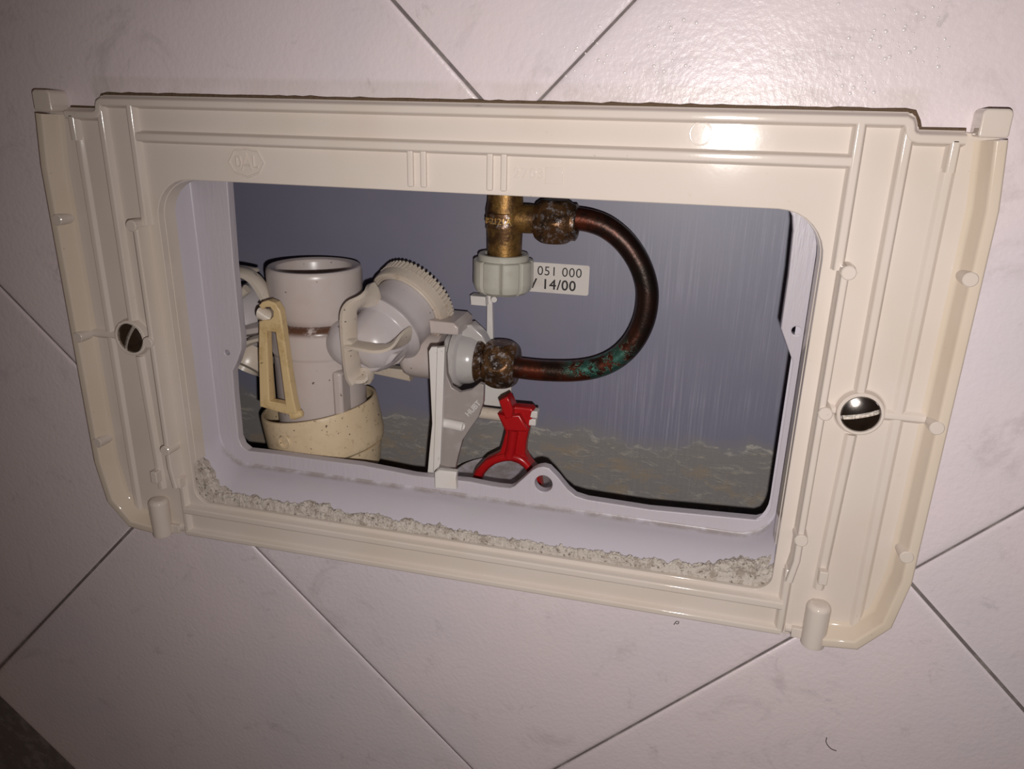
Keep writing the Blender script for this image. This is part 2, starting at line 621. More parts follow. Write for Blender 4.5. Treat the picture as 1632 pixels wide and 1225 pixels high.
def rrect(x0, x1, z0, z1, rt, rb, n=8):
    """rounded rectangle, counter-clockwise; top radius rt, bottom radius rb"""
    pts = []
    for cx, cz, r, a0 in ((x1 - rb, z0 + rb, rb, -90), (x1 - rt, z1 - rt, rt, 0), (x0 + rt, z1 - rt, rt, 90), (x0 + rb, z0 + rb, rb, 180)):
        for k in range(n + 1):
            a = math.radians(a0 + 90 * k / n)
            pts.append((cx + r * math.cos(a), cz + r * math.sin(a)))
    return pts


def circle(cx, cz, r, n=28):
    return [(cx + r * math.cos(2 * PI * k / n), cz + r * math.sin(2 * PI * k / n)) for k in range(n)]


def smooth_path(pts, sub=6):
    """Catmull-Rom through the points"""
    P = [Vector(p) for p in pts]
    out = []
    for i in range(len(P) - 1):
        p0 = P[max(i - 1, 0)]
        p1, p2 = P[i], P[i + 1]
        p3 = P[min(i + 2, len(P) - 1)]
        for k in range(sub):
            t = k / sub
            out.append(0.5 * ((2 * p1) + (p2 - p0) * t + (2 * p0 - 5 * p1 + 4 * p2 - p3) * t * t + (3 * p1 - p0 - 3 * p2 + p3) * t ** 3))
    out.append(P[-1])
    return out


# ================================================================== THE WALL AND ITS TILES
TY = 8.5            # depth of the tile faces
TA = 0.79217        # joints run at about 45 degrees
TS = 199.82
TU = Vector((math.cos(TA), math.sin(TA)))
TW = Vector((-math.sin(TA), math.cos(TA)))
wb = MB()
hole = [(-126, -79), (126, -79), (126, 88), (-126, 88)]
wb.plate([[(-620, -520), (620, -520), (620, 520), (-620, 520)], hole], TY + 0.9, TY + 9)
wall = single('wall_back', wb, 'grout', 'bathroom wall of square glazed tiles laid diagonally', None, smooth=0, kind='structure')
for iu in range(-4, 4):
    for iw in range(-4, 4):
        u0, u1 = -127.39 + iu * TS, -127.39 + (iu + 1) * TS
        w0, w1 = 47.49 + (iw - 1) * TS, 47.49 + iw * TS
        c = TU * ((u0 + u1) / 2) + TW * ((w0 + w1) / 2)
        if abs(c.x) > 380 or abs(c.y) > 330:
            continue
        g = 0.42
        jit = [random.uniform(-0.25, 0.25) for _ in range(4)]
        cor = [TU * a + TW * b for a, b in ((u0 + g + jit[0], w0 + g + jit[1]), (u1 - g + jit[2], w0 + g + jit[1]), (u1 - g + jit[2], w1 - g + jit[3]), (u0 + g + jit[0], w1 - g + jit[3]))]
        # pillowed tile: flat face, rounded shoulder, straight edge; cut square where the access opening goes through it
        mb = MB()
        cc = sum(cor, Vector((0, 0))) / 4
        rings = []
        tilt = Vector((random.uniform(-1, 1), random.uniform(-1, 1))) * 0.0012
        for ins, y in ((0, TY + 7.5), (0, TY + 0.75), (0.25, TY + 0.38), (0.7, TY + 0.14), (1.6, TY + 0.03), (3.5, TY)):
            rr = []
            for k in range(4):
                q = cor[k] - cc
                s = 1 - ins / (TS / 2)
                q2 = cc + q * s
                rr.append((q2.x, y + tilt.dot(q), q2.y))
            rings.append(rr)
        vs = [p for r in rings for p in r]
        fs = []
        for i in range(len(rings) - 1):
            for k in range(4):
                k2 = (k + 1) % 4
                fs.append((i * 4 + k, i * 4 + k2, i * 4 + 4 + k2, i * 4 + 4 + k))
        fs.append((3, 2, 1, 0))
        e = (len(rings) - 1) * 4
        fs.append((e, e + 1, e + 2, e + 3))
        mb.add(vs, fs)
        xs = [p[0] for p in vs]
        zs = [p[2] for p in vs]
        to = part('tile', mb, 'tile', wall, smooth=40)
        if min(xs) < 122 and max(xs) > -122 and min(zs) < 72 and max(zs) > -75:
            cb = MB().box((-122, TY - 5, -75), (122, TY + 20, 72))
            cut = bpy.data.objects.new('cut', cb.mesh('cut', ORI[wall.name], 0))
            COL.objects.link(cut)
            cut.location = wall.location
            bpy.context.view_layer.update()
            to.modifiers.clear()
            md = to.modifiers.new('hole', 'BOOLEAN')
            md.object = cut
            md.operation = 'DIFFERENCE'
            md.solver = 'EXACT'
            dg = bpy.context.evaluated_depsgraph_get()
            nm = bpy.data.meshes.new_from_object(to.evaluated_get(dg))
            to.modifiers.remove(md)
            to.data = nm
            bpy.data.objects.remove(cut)
        if len(to.data.polygons) == 0:
            bpy.data.objects.remove(to)

# ================================================================== THE ACCESS FRAME
FY = 6.5      # moulded floor of the frame
BACK = TY - 0.05
fr = root('access_frame', (0, 4, -85), 'cream plastic access frame with moulded ribs, screwed over the hole in the tiled wall', 'frame')


def mir(lst):
    return [(-a, b) for a, b in lst]


half = [(125.5, -85.0), (126.2, -83.4), (137, -83.2), (147.5, -82.3), (156.3, -72), (159.7, -54), (160.2, 68), (158, 87.6), (149, 88.4), (137.2, 88.4), (136, 89.2), (135.6, 92.2), (134.6, 93.1)]
outer = half + [(-a, b) for a, b in reversed(half)]
opening = rrect(-117, 117, -68.4, 65.0, 14.5, 6.0)
mb = MB().plate([outer, opening, circle(135.2, 3, 6.0), circle(-135.2, 3, 6.0)], FY, BACK, 0.35)
part('plate', mb, 'cream', fr)

# collar round the opening that runs back into the wall
path = [(-117, -51)] + [(-117, 50.5)]
arc = []
for k in range(1, 9):
    a = math.radians(180 - 90 * k / 8)
    arc.append((-102.5 + 14.5 * math.cos(a), 50.5 + 14.5 * math.sin(a)))
path += arc
path += [(-a, b) for a, b in reversed(arc)] + [(117, 50.5), (117, -51)]
mb = MB().sweep(path, [(2.0, BACK), (0.0, FY + 0.6), (-0.15, 9.6), (-0.35, 9.7), (-0.6, 15.6), (0.8, 15.9), (2.0, 15.4), (2.0, BACK)])
part('opening_collar', mb, 'cream', fr)


def rib_prof(hw, top, base=FY + 0.3, flare=0.55):
    return [(-hw - flare - 0.7, base), (-hw - flare, base - 0.6), (-hw - 0.25, top + 0.55), (-hw + 0.15, top + 0.08), (-hw + 0.5, top), (hw - 0.5, top), (hw - 0.15, top + 0.08), (hw + 0.25, top + 0.55), (hw + flare, base - 0.6), (hw + flare + 0.7, base)]


def rib(path, hw, top, mat='cream', flare=0.55, name='rib'):
    return part(name, MB().sweep(path, rib_prof(hw, top, flare=flare)), mat, fr, smooth=50)


LOW = 3.7
# rim along the top edge with its two steps
step = [(149, 86.4), (137, 86.4), (135.4, 86.9), (134.5, 88), (134.2, 89.6), (133.8, 90.5), (132.8, 91.0)]
rib(step + mir(list(reversed(step))), 1.15, LOW, name='top_rim')
rib([(-120.6, 79.5), (120.6, 79.5)], 1.25, LOW + 0.2, name='cross_rib')
for s in (-1, 1):
    rib([(s * 121.3, 90.2), (s * 121.5, 48.0)], 1.1, LOW)
    rib([(s * 134.2, 89.0), (s * 134.2, 10.0)], 1.1, LOW + 0.3)
    rib([(s * 134.0, -5.0), (s * 132.6, -64.0)], 1.1, LOW + 1.2)
    rib([(s * 146.6, 86.0), (s * 146.6, 77.5)], 1.1, LOW)
    rib([(s * 146.6, 78.5), (s * 146.6, -79.5)], 1.15, LOW + 1.7)
    # tall rib beside the opening
    part('tall_rib', MB().sweep([(s * 123.2, 47.5), (s * 123.2, -51.5), (s * 121.9, -60)], rib_prof(0.95, 0.6, flare=0.45)), 'cream', fr, smooth=50)
    rib([(s * 121.9, -58), (s * 121.9, -83.4)], 1.0, LOW + 0.8)
    # ribs across at screw height
    rib([(s * 124, 2.8), (s * 129, 2.8)], 0.9, LOW + 1.2)
    rib([(s * 141.5, 2.8), (s * 154.5, 2.8)], 1.0, LOW + 1.4)
    # outer wall of the wing, sloping down to the floor
    op = [(s * 149.6, 87.4), (s * 157.0, 86.6), (s * 158.7, 68), (s * 158.3, -53), (s * 155.3, -70.8), (s * 146.8, -80.9), (s * 136.0, -82.0)]
    prof = [(1.55, BACK), (1.5, 0.9), (1.2, 0.2), (0.7, 0), (-1.2, 0), (-1.7, 0.2), (-2.1, 0.8), (-3.6, 5.2), (-4.3, 6.2), (-6.3, FY + 0.25)]
    thin = [(1.55, BACK), (1.5, 0.9), (1.2, 0.2), (0.7, 0)]
    if s > 0:
        op2 = op[1:]
        prof_s = prof
    else:
        op2 = op[1:]
        prof_s = [(-a, b) for a, b in reversed(prof)]
    part('outer_wall', MB().sweep(op2, prof_s), 'cream_rim', fr, smooth=45)
    # square-topped clips on the upper corners
    tb = MB()
    lo, hi = sorted((s * 150.6, s * 158.2))
    tb.plate([rrect(lo, hi, 87.2, 94.7, 1.6, 0.9)], 0.0, BACK, 0.6)
    part('corner_clip', tb, 'cream', fr)
    # moulding pins
    for px, pz in ((156.6, 48.6), (156.6, 2.4), (156.2, -43.4), (124.0, 48.2), (124.2, 3.2), (123.4, -42.8)):
        pb = MB().lathe((s * px, 0, pz), (0, 1, 0), [(0, -0.35), (1.9, -0.35), (2.2, -0.05), (2.35, FY + 0.3)], 20)
        part('pin', pb, 'cream', fr)
    # boss round the screw hole
    bb = MB().lathe((s * 135.2, 0, 3), (0, 1, 0), [(5.95, BACK), (5.9, 3.8), (6.1, 3.4), (6.7, 3.4), (7.1, 3.7), (7.6, 6.2), (8.3, FY + 0.2)], 40)
    bb.f = [f for f in bb.f if len(f) == 4]
    part('screw_boss', bb, 'cream', fr)
    # rounded pegs at the foot
    pg = MB().lathe((s * 133.4, 3.6, -85.4), (0, 0, 1), [(0, 0), (3.6, 0), (4.0, 0.3), (4.1, 1.2), (4.15, 15.4), (3.9, 16.3), (3.3, 17.0), (2.6, 17.3), (0, 17.4)], 32)
    part('foot_peg', pg, 'cream', fr)
    lo, hi = sorted((s * 126.0, s * 138.6))
    part('peg_shelf', MB().plate([[(lo, -84.6), (hi, -84.6), (hi, -80.6), (lo, -80.6)]], 4.4, BACK, 0.4), 'cream', fr)
    # stop blocks on the ribs above the pegs
    for bx, bz, h in ((132.9, -57.5, 2.6), (121.9, -58.5, 2.4)):
        part('stop_block', MB().box((s * bx - 1.5, 2.2, bz - h), (s * bx + 1.5, FY, bz + h)), 'cream', fr, bevel=0.4)
    # bottom cross ribs of the wing
    rib([(s * 124.0, -82.3), (s * 145, -82.0)], 0.9, LOW + 1.6)

# bottom rail
rib([(-121.5, -72.0), (121.5, -72.0)], 1.35, LOW - 0.2, name='rail_rib')
rib([(-122.4, -83.3), (122.4, -83.3)], 1.1, LOW + 0.6, name='bottom_rim')
# paired upright bars below the cross rib
for bx in (-15.9, -11.3, 11.6, 16.3):
    part('upright_bar', MB().plate([rrect(bx - 1.0, bx + 1.0, 66.4, 78.4, 0.5, 0.5, 3)], FY - 1.5, FY + 0.3, 0.45), 'cream', fr)
# maker's mark: octagon outline and three letters in low relief
oct_px = [(374.3, 238.8), (391.2, 236.6), (411, 241), (421.3, 260.1), (413.2, 275.6), (394.1, 282.2), (375, 274.1), (365.4, 257.9)]
pts = [at(a, b, FY) for a, b in oct_px]
mm_ = MB()
mm_.tube([p + Vector((0, 0.05, 0)) for p in pts + pts[:2]], 0.42, 8)
part('mark_outline', mm_, 'cream', fr)
for strokes in ([[(376.5, 249), (378, 264)], [(376.5, 249), (382, 250), (384.8, 258), (383.3, 266), (378, 264)]],
                [[(386.5, 271), (392.2, 245), (402.5, 271.5)], [(389, 262.5), (398, 264)]],
                [[(403.5, 248), (405, 266), (411.5, 266)]]):
    lb = MB()
    for stv in strokes:
        lb.tube([at(a, b, FY) for a, b in stv], 0.40, 8)
    part('mark_letter', lb, 'cream', fr)
# mould numbers and date square
mtx = Matrix.Translation(at(843, 277, FY - 0.05)) @ Matrix.Rotation(PI / 2, 4, 'X')
part('mould_number', MB().text('2703', 4.6, 0.16, mtx, 0.06, 1.15), 'cream', fr)
sq = [xz(a, b, FY) for a, b in ((869.5, 266), (897, 266.5), (896.5, 293.5), (869, 293))]
part('date_square', MB().plate([sq], FY - 0.25, FY + 0.2, 0.12), 'cream', fr)
for px, py in ((1117, 213),):
    c = at(px, py, FY)
    eb = MB().lathe(c, (0, 1, 0), [(3.6, 0.1), (3.5, -0.1), (3.3, -0.12), (3.1, -0.1), (3.0, 0.1)], 36)
    eb.f = [f for f in eb.f if len(f) == 4]
    part('ejector_mark', eb, 'cream', fr)

# grime packed between the frame's top edge and the tiles
gp = [(-149.5, 88.9), (-138.0, 88.9), (-136.9, 91.0), (-135.4, 93.4)]
for k in range(90):
    gx = -133 + 266 * k / 89
    gp.append((gx, 93.75 + 0.35 * noise.noise((gx * 0.35, 0, 4))))
gp += [(135.4, 93.4), (136.9, 91.0), (138.0, 88.9), (149.5, 88.9)]
gb = MB().tube([(a, TY - 0.1, b) for a, b in gp], [0.65 + 0.3 * noise.noise((a * 0.6, b, 8)) for a, b in gp], 8)
part('grime_line', gb, 'grime', fr, label='brown grime in the joint above the frame')

# ---- screws
for s, ang, lab in ((-1, 62, 'dark slotted screw in the left wing of the cream frame, by the yellowed edge'), (1, 17, 'shiny slotted screw with bright slot in the right wing of the cream frame')):
    rt = root('slotted_screw', (s * 135.2, 4, 3), lab, 'screw', 'screws holding the access frame')
    hb = MB()
    # domed head split by a slot
    ca, sa = math.cos(math.radians(ang)), math.sin(math.radians(ang))
    for sd in (-1, 1):
        nr, nt = 6, 26
        R = 5.7
        vs, fs = [], []
        for i in range(nr + 1):
            for k in range(nt + 1):
                # half disc on one side of the slot
                uu = -1 + 2 * k / nt
                lim = math.sqrt(max(R * R - (uu * R) ** 2, 0))
                a = uu * R * 0.998
                b = sd * (0.72 + (max(lim, 0.73) - 0.72) * i / nr)
                rr = math.hypot(a, b) / R
                y = 2.3 + 1.3 * min(rr, 1) ** 2.2
                vs.append((s * 135.2 + a * ca - b * sa, y, 3 + a * sa + b * ca))
        w = nt + 1
        for i in range(nr):
            for k in range(nt):
                fs.append((i * w + k, i * w + k + 1, (i + 1) * w + k + 1, (i + 1) * w + k))
        base = len(vs)
        for k in range(w):
            vs.append((vs[k][0], 4.6, vs[k][2]))
        for k in range(nt):
            fs.append((k, k + 1, base + k + 1, base + k))
        hb.add(vs, fs)
    part('screw_head', hb, 'steel', rt, smooth=40)
    sb = MB().lathe((s * 135.2, 0, 3), (0, 1, 0), [(0, 3.3), (5.2, 3.7), (5.6, 4.2), (5.6, 7.6), (2.6, 8.2), (2.6, 16)], 32)
    part('screw_shank', sb, 'steel_worn', rt)

# ================================================================== THE CISTERN BEHIND THE OPENING
CY = 28.0     # depth of the flange round the cistern opening
BY = 98.0     # inner back wall
ci = root('cistern', (0, 60, -120), 'milky lilac plastic cistern body set into the wall behind the frame', 'cistern')
left_px = [(362, 292), (372, 426), (380, 505), (384, 540), (384, 557), (377, 578), (370.4, 591), (373, 630), (379.6, 698), (385, 711), (394, 718.5)]
bot_px = [(447.6, 724.5), (514, 733.7), (576, 741.5), (630, 752), (660, 758), (748, 767.5), (780, 774), (796, 776.5), (812.6, 778), (820, 774.5), (836.5, 760), (848, 749.5), (857, 745), (866, 743.8), (875, 746.5), (888, 759.5), (904.5, 780), (917, 790.5), (936, 796.5), (1035, 812), (1206, 828.5), (1218, 825), (1224, 817.5)]
right_px = [(1228, 809), (1239, 740), (1263.5, 577), (1244.5, 523), (1256.5, 440), (1264, 368), (1263, 345), (1256, 330)]
cop = [xz(a, b, CY) for a, b in left_px + bot_px + right_px]
cop += [(cop[-1][0] - 4, 74), (cop[0][0] + 2, 74)]
flo = rrect(-119.4, 120.0, -61.0, 84, 12, 14)
screwh = [circle(*xz(361.5, 562, CY), 1.1, 12), circle(*xz(1269, 527, CY), 1.5, 12), circle(*xz(866, 771, CY), 3.6, 24)]
part('flange', MB().plate([flo, cop] + screwh, CY, CY + 4.5, 0.5), 'flange', ci, label='flat cut rim round the cistern opening')
NB = -58.8


def ledge_drop(y):
    q = max(0.0, CY - y)
    return 0.35 * min(q, 1.0) + 0.16 * q + 0.030 * max(0.0, q - 4.0) ** 1.9


def neck_loop(y, ins=0.0):
    q = CY - y
    sd = 0.13 * q + 0.012 * max(0.0, q - 6) ** 2 - ins
    return rrect(-117.4 - sd, 117.9 + sd, NB - ledge_drop(y) + ins, 82 + sd, 12, 13 + 0.25 * q)


rows = [(CY + 0.4, 3.0), (CY - 0.02, 0.35), (CY - 0.35, 0.0)] + [(CY - q, 0.0) for q in (1, 2.5, 4, 5.5, 7, 8.5, 10, 11.5, 13, 14.5, 16, 17.5, 18.4)] + [(CY - 18.4, -1.6), (CY - 8, -1.6), (CY + 0.4, -1.8)]
nm = MB()
loops = [[(a, y, b) for a, b in neck_loop(min(y, CY), ins)] for y, ins in rows]
L = len(loops[0])
nm.add([p for lp in loops for p in lp], [(r * L + k, r * L + (k + 1) % L, (r + 1) * L + (k + 1) % L, (r + 1) * L + k) for r in range(len(loops) - 1) for k in range(L)])
part('neck', nm, 'cistern', ci, smooth=40)
part('rear_wall', MB().box((-165, BY, -125), (165, BY + 3, 125)), 'back', ci, smooth=0)
part('side_wall', MB().box((-168, CY + 4.5, -125), (-165, BY + 3, 125)), 'inner', ci, smooth=0)
part('side_wall', MB().box((165, CY + 4.5, -125), (168, BY + 3, 125)), 'inner', ci, smooth=0)
part('floor_panel', MB().box((-168, CY + 4.5, -128), (168, BY + 3, -125)), 'inner', ci, smooth=0)
part('top_panel', MB().box((-168, CY + 4.5, 125), (168, BY + 3, 128)), 'inner', ci, smooth=0)
fw = MB().plate([[(-168, -128), (168, -128), (168, 128), (-168, 128)], rrect(-118.0, 118.6, -59.8, 83, 12, 14)], CY + 1.0, CY + 4.4)
part('front_wall', fw, 'inner', ci, smooth=0)
# drain seat under the red lever
c = at(800, 772, 72)
sb = MB().lathe((c.x, 72, -92), (0, 0, 1), [(0, 0), (24, 0), (24, 20), (22.5, 20.8), (20, 19.0), (0, 17.5)], 48)
part('drain_seat', sb, 'cistern', ci)

# plaster crumbling over the front of the cistern neck
def lerp_tab(tab, x):
    for (a, va), (b, vb) in zip(tab, tab[1:]):
        if a <= x <= b:
            return va + (vb - va) * (x - a) / (b - a)
    return tab[0][1] if x < tab[0][0] else tab[-1][1]


def to_px(v):
    q = RC.transposed() @ (Vector(v) - CAM)
    return (IW / 2 + FPX * q.x / q.y, IH / 2 - FPX * q.z / q.y)


edge_px = [(318, 742), (325, 744), (348, 768), (378, 786), (425, 797), (466, 803), (495, 797), (525, 806), (554, 818), (598, 822), (642, 828), (740, 846), (800, 859), (873, 874), (932, 879), (1006, 888), (1079, 899), (1120, 900), (1168, 888), (1235, 876), (1260, 870)]


def crust_depth(x):
    """how far back the plaster reaches over the neck at x"""
    y = 9.0
    while y < 26.5:
        p = to_px((x, y, NB - ledge_drop(y)))
        if p[1] < lerp_tab(edge_px, p[0]):
            break
        y += 0.25
    return y


yb = [(x, crust_depth(x)) for x in range(-116, 118, 4)]
nx, ny = 640, 28
pm = MB()
vs = []
for i in range(nx + 1):
    x = -119.5 + 239 * i / nx
    ye = lerp_tab(yb, x) + 2.0 * noise.noise((x * 0.16, 3.1, 0)) + 1.1 * noise.noise((x * 0.7, 7.7, 0))
    for j in range(ny + 1):
        t = j / ny
        ye = max(ye, 10.5)
        y = 8.6 + (ye - 8.6) * t
        q = max(0.0, 28 - y)
        led = NB - ledge_drop(y) + 0.05
        lift = (max(0, -108.5 - x) ** 1.25 * 1.0 + max(0, x - 111) * 0.8) * (1 - 0.55 * t) * (1 + 0.25 * noise.noise((x * 0.5, y * 0.4, 9)))
        hgt = (1.0 + 1.0 * noise.fractal((x * 0.22, y * 0.30, 1.3), 1.0, 2.0, 5) + 0.9 * abs(noise.noise((x * 0.9, y * 0.9, 5))) + 0.55 * noise.noise((x * 1.9, y * 1.9, 2))) * min(1, (1 - t) * 2.2) + 0.8 * (1 - t)
        hgt = max(hgt, -0.1) if t < 0.97 else -0.4
        vs.append((x, y, led + hgt * 1.15 + lift - (0.9 if x > -107 and t < 0.08 else 0)))
w = ny + 1
fs = [(i * w + j, (i + 1) * w + j, (i + 1) * w + j + 1, i * w + j + 1) for i in range(nx) for j in range(ny)]
pm.add(vs, fs)
# a skirt so that the crust has a body
base = len(pm.v)
front = [i * w for i in range(nx + 1)]
for i in front:
    p = pm.v[i]
    pm.v.append(Vector((p.x, p.y, -78)))
pm.f += [(front[i], base + i, base + i + 1, front[i + 1]) for i in range(nx)]
single('plaster_crust', pm, 'plaster', 'crumbling white plaster along the lower edge of the opening', 'plaster', smooth=70, kind='stuff')

# ================================================================== COPPER SUPPLY LINE AND STOP VALVE
PY = 78.0
pp = [(912, 348), (940, 352), (968, 363), (996, 386), (1018, 418), (1030, 452), (1031.5, 482), (1025, 514), (1009, 545), (985, 569), (955, 584), (920, 590.5), (880, 591), (845, 588.5), (806, 583)]
cp = smooth_path([at(a, b, PY) for a, b in pp], 8)
cu = root('copper_pipe', at(1031, 482, PY), 'dark bent copper supply pipe with green verdigris, joining the two brass nuts', 'pipe')
part('tube', MB().tube(cp, 4.75, 28), 'copper', cu)


def hexnut(a, b, r, name='nut'):
    a, b = Vector(a), Vector(b)
    L = (b - a).length

    def hx(th, h):
        k = (th + PI / 6) % (PI / 3) - PI / 6
        f = 0.875 / math.cos(k)
        u = abs(h / L - 0.5) * 2
        return min(f, math.sqrt(max(1 - 0.46 * u * u, 0.1)))
    n = 26
    prof = [(0, 0), (r * 0.5, 0)] + [(r, L * k / n) for k in range(n + 1)] + [(r * 0.5, L), (0, L)]
    return MB().lathe(a, b - a, prof, 96, rfun=hx)


# stop valve (mostly hidden behind the frame's top edge)
va = root('stop_valve', (-2, PY, 16), 'tarnished brass angle stop valve with grey plastic handwheel above the bent pipe', 'valve')
vx = -1.9
vb = MB().lathe((vx, PY, 30), (0, 0, 1), [(0, 0), (7.4, 0), (7.5, 6), (7.6, 12), (8.1, 13), (8.2, 21), (7.6, 24), (7.2, 32), (7.2, 50), (0, 50)], 40)
part('body', vb, 'brass', va)
part('branch', MB().lathe((vx + 3, PY, 48.0), (1, 0, 0), [(0, 0), (6.0, 0), (6.0, 8), (5.7, 12), (5.7, 17)], 32), 'brass', va)
part('compression_nut', hexnut((11.8, PY, 47.6), (27.2, PY, 47.6), 10.2), 'nut', va, smooth=18)
part('nut_lip', MB().lathe((26.5, PY, 47.6), (1, 0, 0), [(5.2, 0), (7.6, 0.2), (7.6, 2.2), (6.8, 2.8), (5.0, 2.6)], 32, closed=True), 'nut', va)
# raised name plate with cast letters
pl = MB()
for k in range(9):
    pass
npz0, npz1 = 44.2, 50.6
vs, fs = [], []
n = 16
for k in range(n + 1):
    th = math.radians(-130 + 66 * k / n)
    for r_, z_ in ((8.0, npz0), (9.2, npz0 + 0.3), (9.2, npz1 - 0.3), (8.0, npz1)):
        vs.append((vx + r_ * math.cos(th), PY + r_ * math.sin(th), z_))
for k in range(n):
    for j in range(3):
        fs.append((k * 4 + j, k * 4 + 4 + j, k * 4 + 5 + j, k * 4 + 1 + j))
fs += [(0, 1, 2, 3), (n * 4 + 3, n * 4 + 2, n * 4 + 1, n * 4)]
np_ = part('name_plate', MB().add(vs, fs), 'nut', va)
tb = MB().text('P-2121A', 3.6, 0.25, Matrix.Identity(4), 0.05, 0.95)
tx = MB()
vs = []
for p in tb.v:
    th = math.radians(-97) + p.x / 9.3
    r_ = 9.5 + p.z
    vs.append((vx + r_ * math.cos(th), PY + r_ * math.sin(th), 47.4 + p.y))
tx.add(vs, tb.f)
part('cast_letters', tx, 'brass_rubbed', np_)
# grey fluted handwheel
def flute(th, h):
    k = (th * 9 / (2 * PI)) % 1.0
    ed = 0.5 - abs(k - 0.5)
    if h > 14.6:
        return 1.0
    return 1.0 - 0.12 * (1 - min(ed / 0.08, 1.0)) - 0.010 * math.cos(2 * PI * k)


hz0 = 15.6
hb = MB().lathe((vx - 0.4, PY, hz0), (0, 0, 1), [(0, 0.4), (8.0, 0.4), (10.2, 0.2), (12.2, 1.6), (13.0, 3.6), (13.1, 5), (13.0, 14.2), (12.6, 14.6), (11.0, 14.7), (11.0, 16.6), (10.6, 17.2), (8.6, 17.2), (8.2, 15.2), (0, 15.2)], 144, rfun=flute)
part('handwheel', hb, 'grey', va, smooth=30)

# sticker on the back wall, partly behind the handwheel
st = root('sticker', (15, BY - 0.3, 12.4), 'small white printed sticker on the cistern back wall beside the grey handwheel', 'sticker')
part('label', MB().plate([rrect(-9, 32.6, 12.4, 26.1, 1.0, 1.0, 4)], BY - 0.35, BY - 0.02), 'paper', st)
def line(txt, cx, cz, h, sp, bold=0.0):
    mtx = Matrix.Translation((cx, BY - 0.4, cz)) @ Matrix.Rotation(PI / 2, 4, 'X')
    part('print', MB().text(txt, h, 0.02, mtx, bold, sp), 'ink', st, smooth=0)
line('051 000', 18.9, 22.2, 5.9, 1.08)
line('V 14/00', 15.7, 16.1, 6.5, 1.08, 0.10)

# ================================================================== FILL VALVE BEHIND THE LOWER NUT
AX = Vector((0, PY, -17.2))
fv = root('inlet_fitting', (-20, PY, -28), 'milky plastic inlet fitting with corroded brass nut at the lower end of the copper pipe', 'fitting')
part('union_nut', hexnut((-10.6, PY, -17.4), (5.0, PY, -17.6), 11.6), 'nut', fv, smooth=18)
part('rubber_seal', MB().lathe((-13.8, PY, -17.2), (1, 0, 0), [(6, 0), (9.6, 0), (10.4, 1), (10.4, 2.6), (9.4, 4), (6, 4)], 36, closed=True), 'nut', fv)
fb = MB().lathe((-27.6, PY, -16.8), (1, 0, 0), [(0, 0), (11, 0), (11, 2.6), (12.9, 3.0), (13.6, 3.6), (13.6, 6.0), (12.9, 6.6), (11.6, 7.2), (11.2, 11.2), (10.3, 13.4), (9.6, 14.6), (0, 14.6)], 48)
part('clear_cone', fb, 'milky', fv)
part('barrel', MB().lathe((-47.5, PY - 4, -15.6), (1, 0, 0), [(0, 0), (7.5, 0), (9.4, 1.4), (10.3, 3.5), (10.6, 8), (10.6, 18.5), (0, 18.5)], 44), 'white', fv)
tp = [xz(a, b, 66) for a, b in ((688, 507), (727, 511), (735, 519), (734, 531), (690, 528))]
part('top_tab', MB().plate([tp], 62, 84, 1.0), 'white', fv)
tp = [xz(a, b, 74) for a, b in ((733, 521), (748, 519), (766, 536), (774, 552), (760, 560), (733, 545))]
part('shoulder_plate', MB().plate([tp], 76, 84, 0.8), 'milky', fv)
tp = [xz(a, b, 84) for a, b in ((580, 578), (655, 586), (658, 604), (590, 590))]
part('rear_arm', MB().plate([tp], 80, 86, 0.7), 'ivory', fv)

# ---- white bracket: front levers, smoky plate, rear plate with upright rod
br = root('float_bracket', (-16, 28, -64), 'thin white lever bracket with smoky plate, hooked over the cistern rim', 'bracket')
for pts, y0, y1, nm in (([(683, 560), (687, 553), (697, 553), (697, 640), (692.5, 700), (691, 772), (679.5, 772), (684, 720), (688.5, 675)], 36.5, 38.5, 'front_lever'),
                        ([(696.5, 554), (708.5, 553), (705.5, 640), (701.5, 738), (691.5, 762), (690, 762), (692.5, 690)], 33.5, 36.3, 'lever_edge')):
    part(nm, MB().plate([[xz(a, b, y0) for a, b in pts]], y0, y1, 0.3), 'white_clean', br)
pts = [(704, 562), (711, 562), (713, 596), (721, 616), (734, 624), (752, 620), (765, 610), (772, 612), (771, 640), (764, 662), (750, 682), (738, 700), (731, 725), (726, 748), (701, 742)]
part('smoky_plate', MB().plate([[xz(a, b, 40) for a, b in pts]], 39, 42, 0.5), 'smoky', br)
c = at(710, 674, 38)
part('stop_peg', MB().lathe(c, (0.97, -0.15, -0.02), [(0, -1), (2.1, -1), (2.1, 8.0), (1.9, 8.3), (1.3, 8.3), (1.2, 7.8), (0, 7.8)], 20), 'white_clean', br)
ft = [(693, 752), (700, 748), (728.5, 751), (727, 762), (728, 779), (693.5, 777)]
part('hook_foot', MB().plate([[xz(a, b, 24) for a, b in ft]], 23.2, 26.6, 0.7), 'white_clean', br)
q0, q1, q2, q3 = at(694, 752, 24), at(728, 751, 24), at(727, 746, 40), at(700, 738, 40)
dz = Vector((0, 0, -1.6))
part('hook_bridge', MB().add([q0, q1, q2, q3, q0 + dz, q1 + dz, q2 + dz, q3 + dz], [(0, 1, 2, 3), (7, 6, 5, 4), (0, 4, 5, 1), (1, 5, 6, 2), (2, 6, 7, 3), (3, 7, 4, 0)]), 'white_clean', br, bevel=0.3)
mt = [xz(a, b, 90) for a, b in ((777, 470), (785, 470), (786.5, 540), (789, 547), (816, 550), (815, 640), (806, 648), (772, 645), (770, 560), (776, 545))]
part('rear_plate', MB().plate([mt], 89, 91.5, 0.4), 'white_clean', br)
tb = [xz(a, b, 88) for a, b in ((753, 468), (777, 470), (778, 485), (754, 483))]
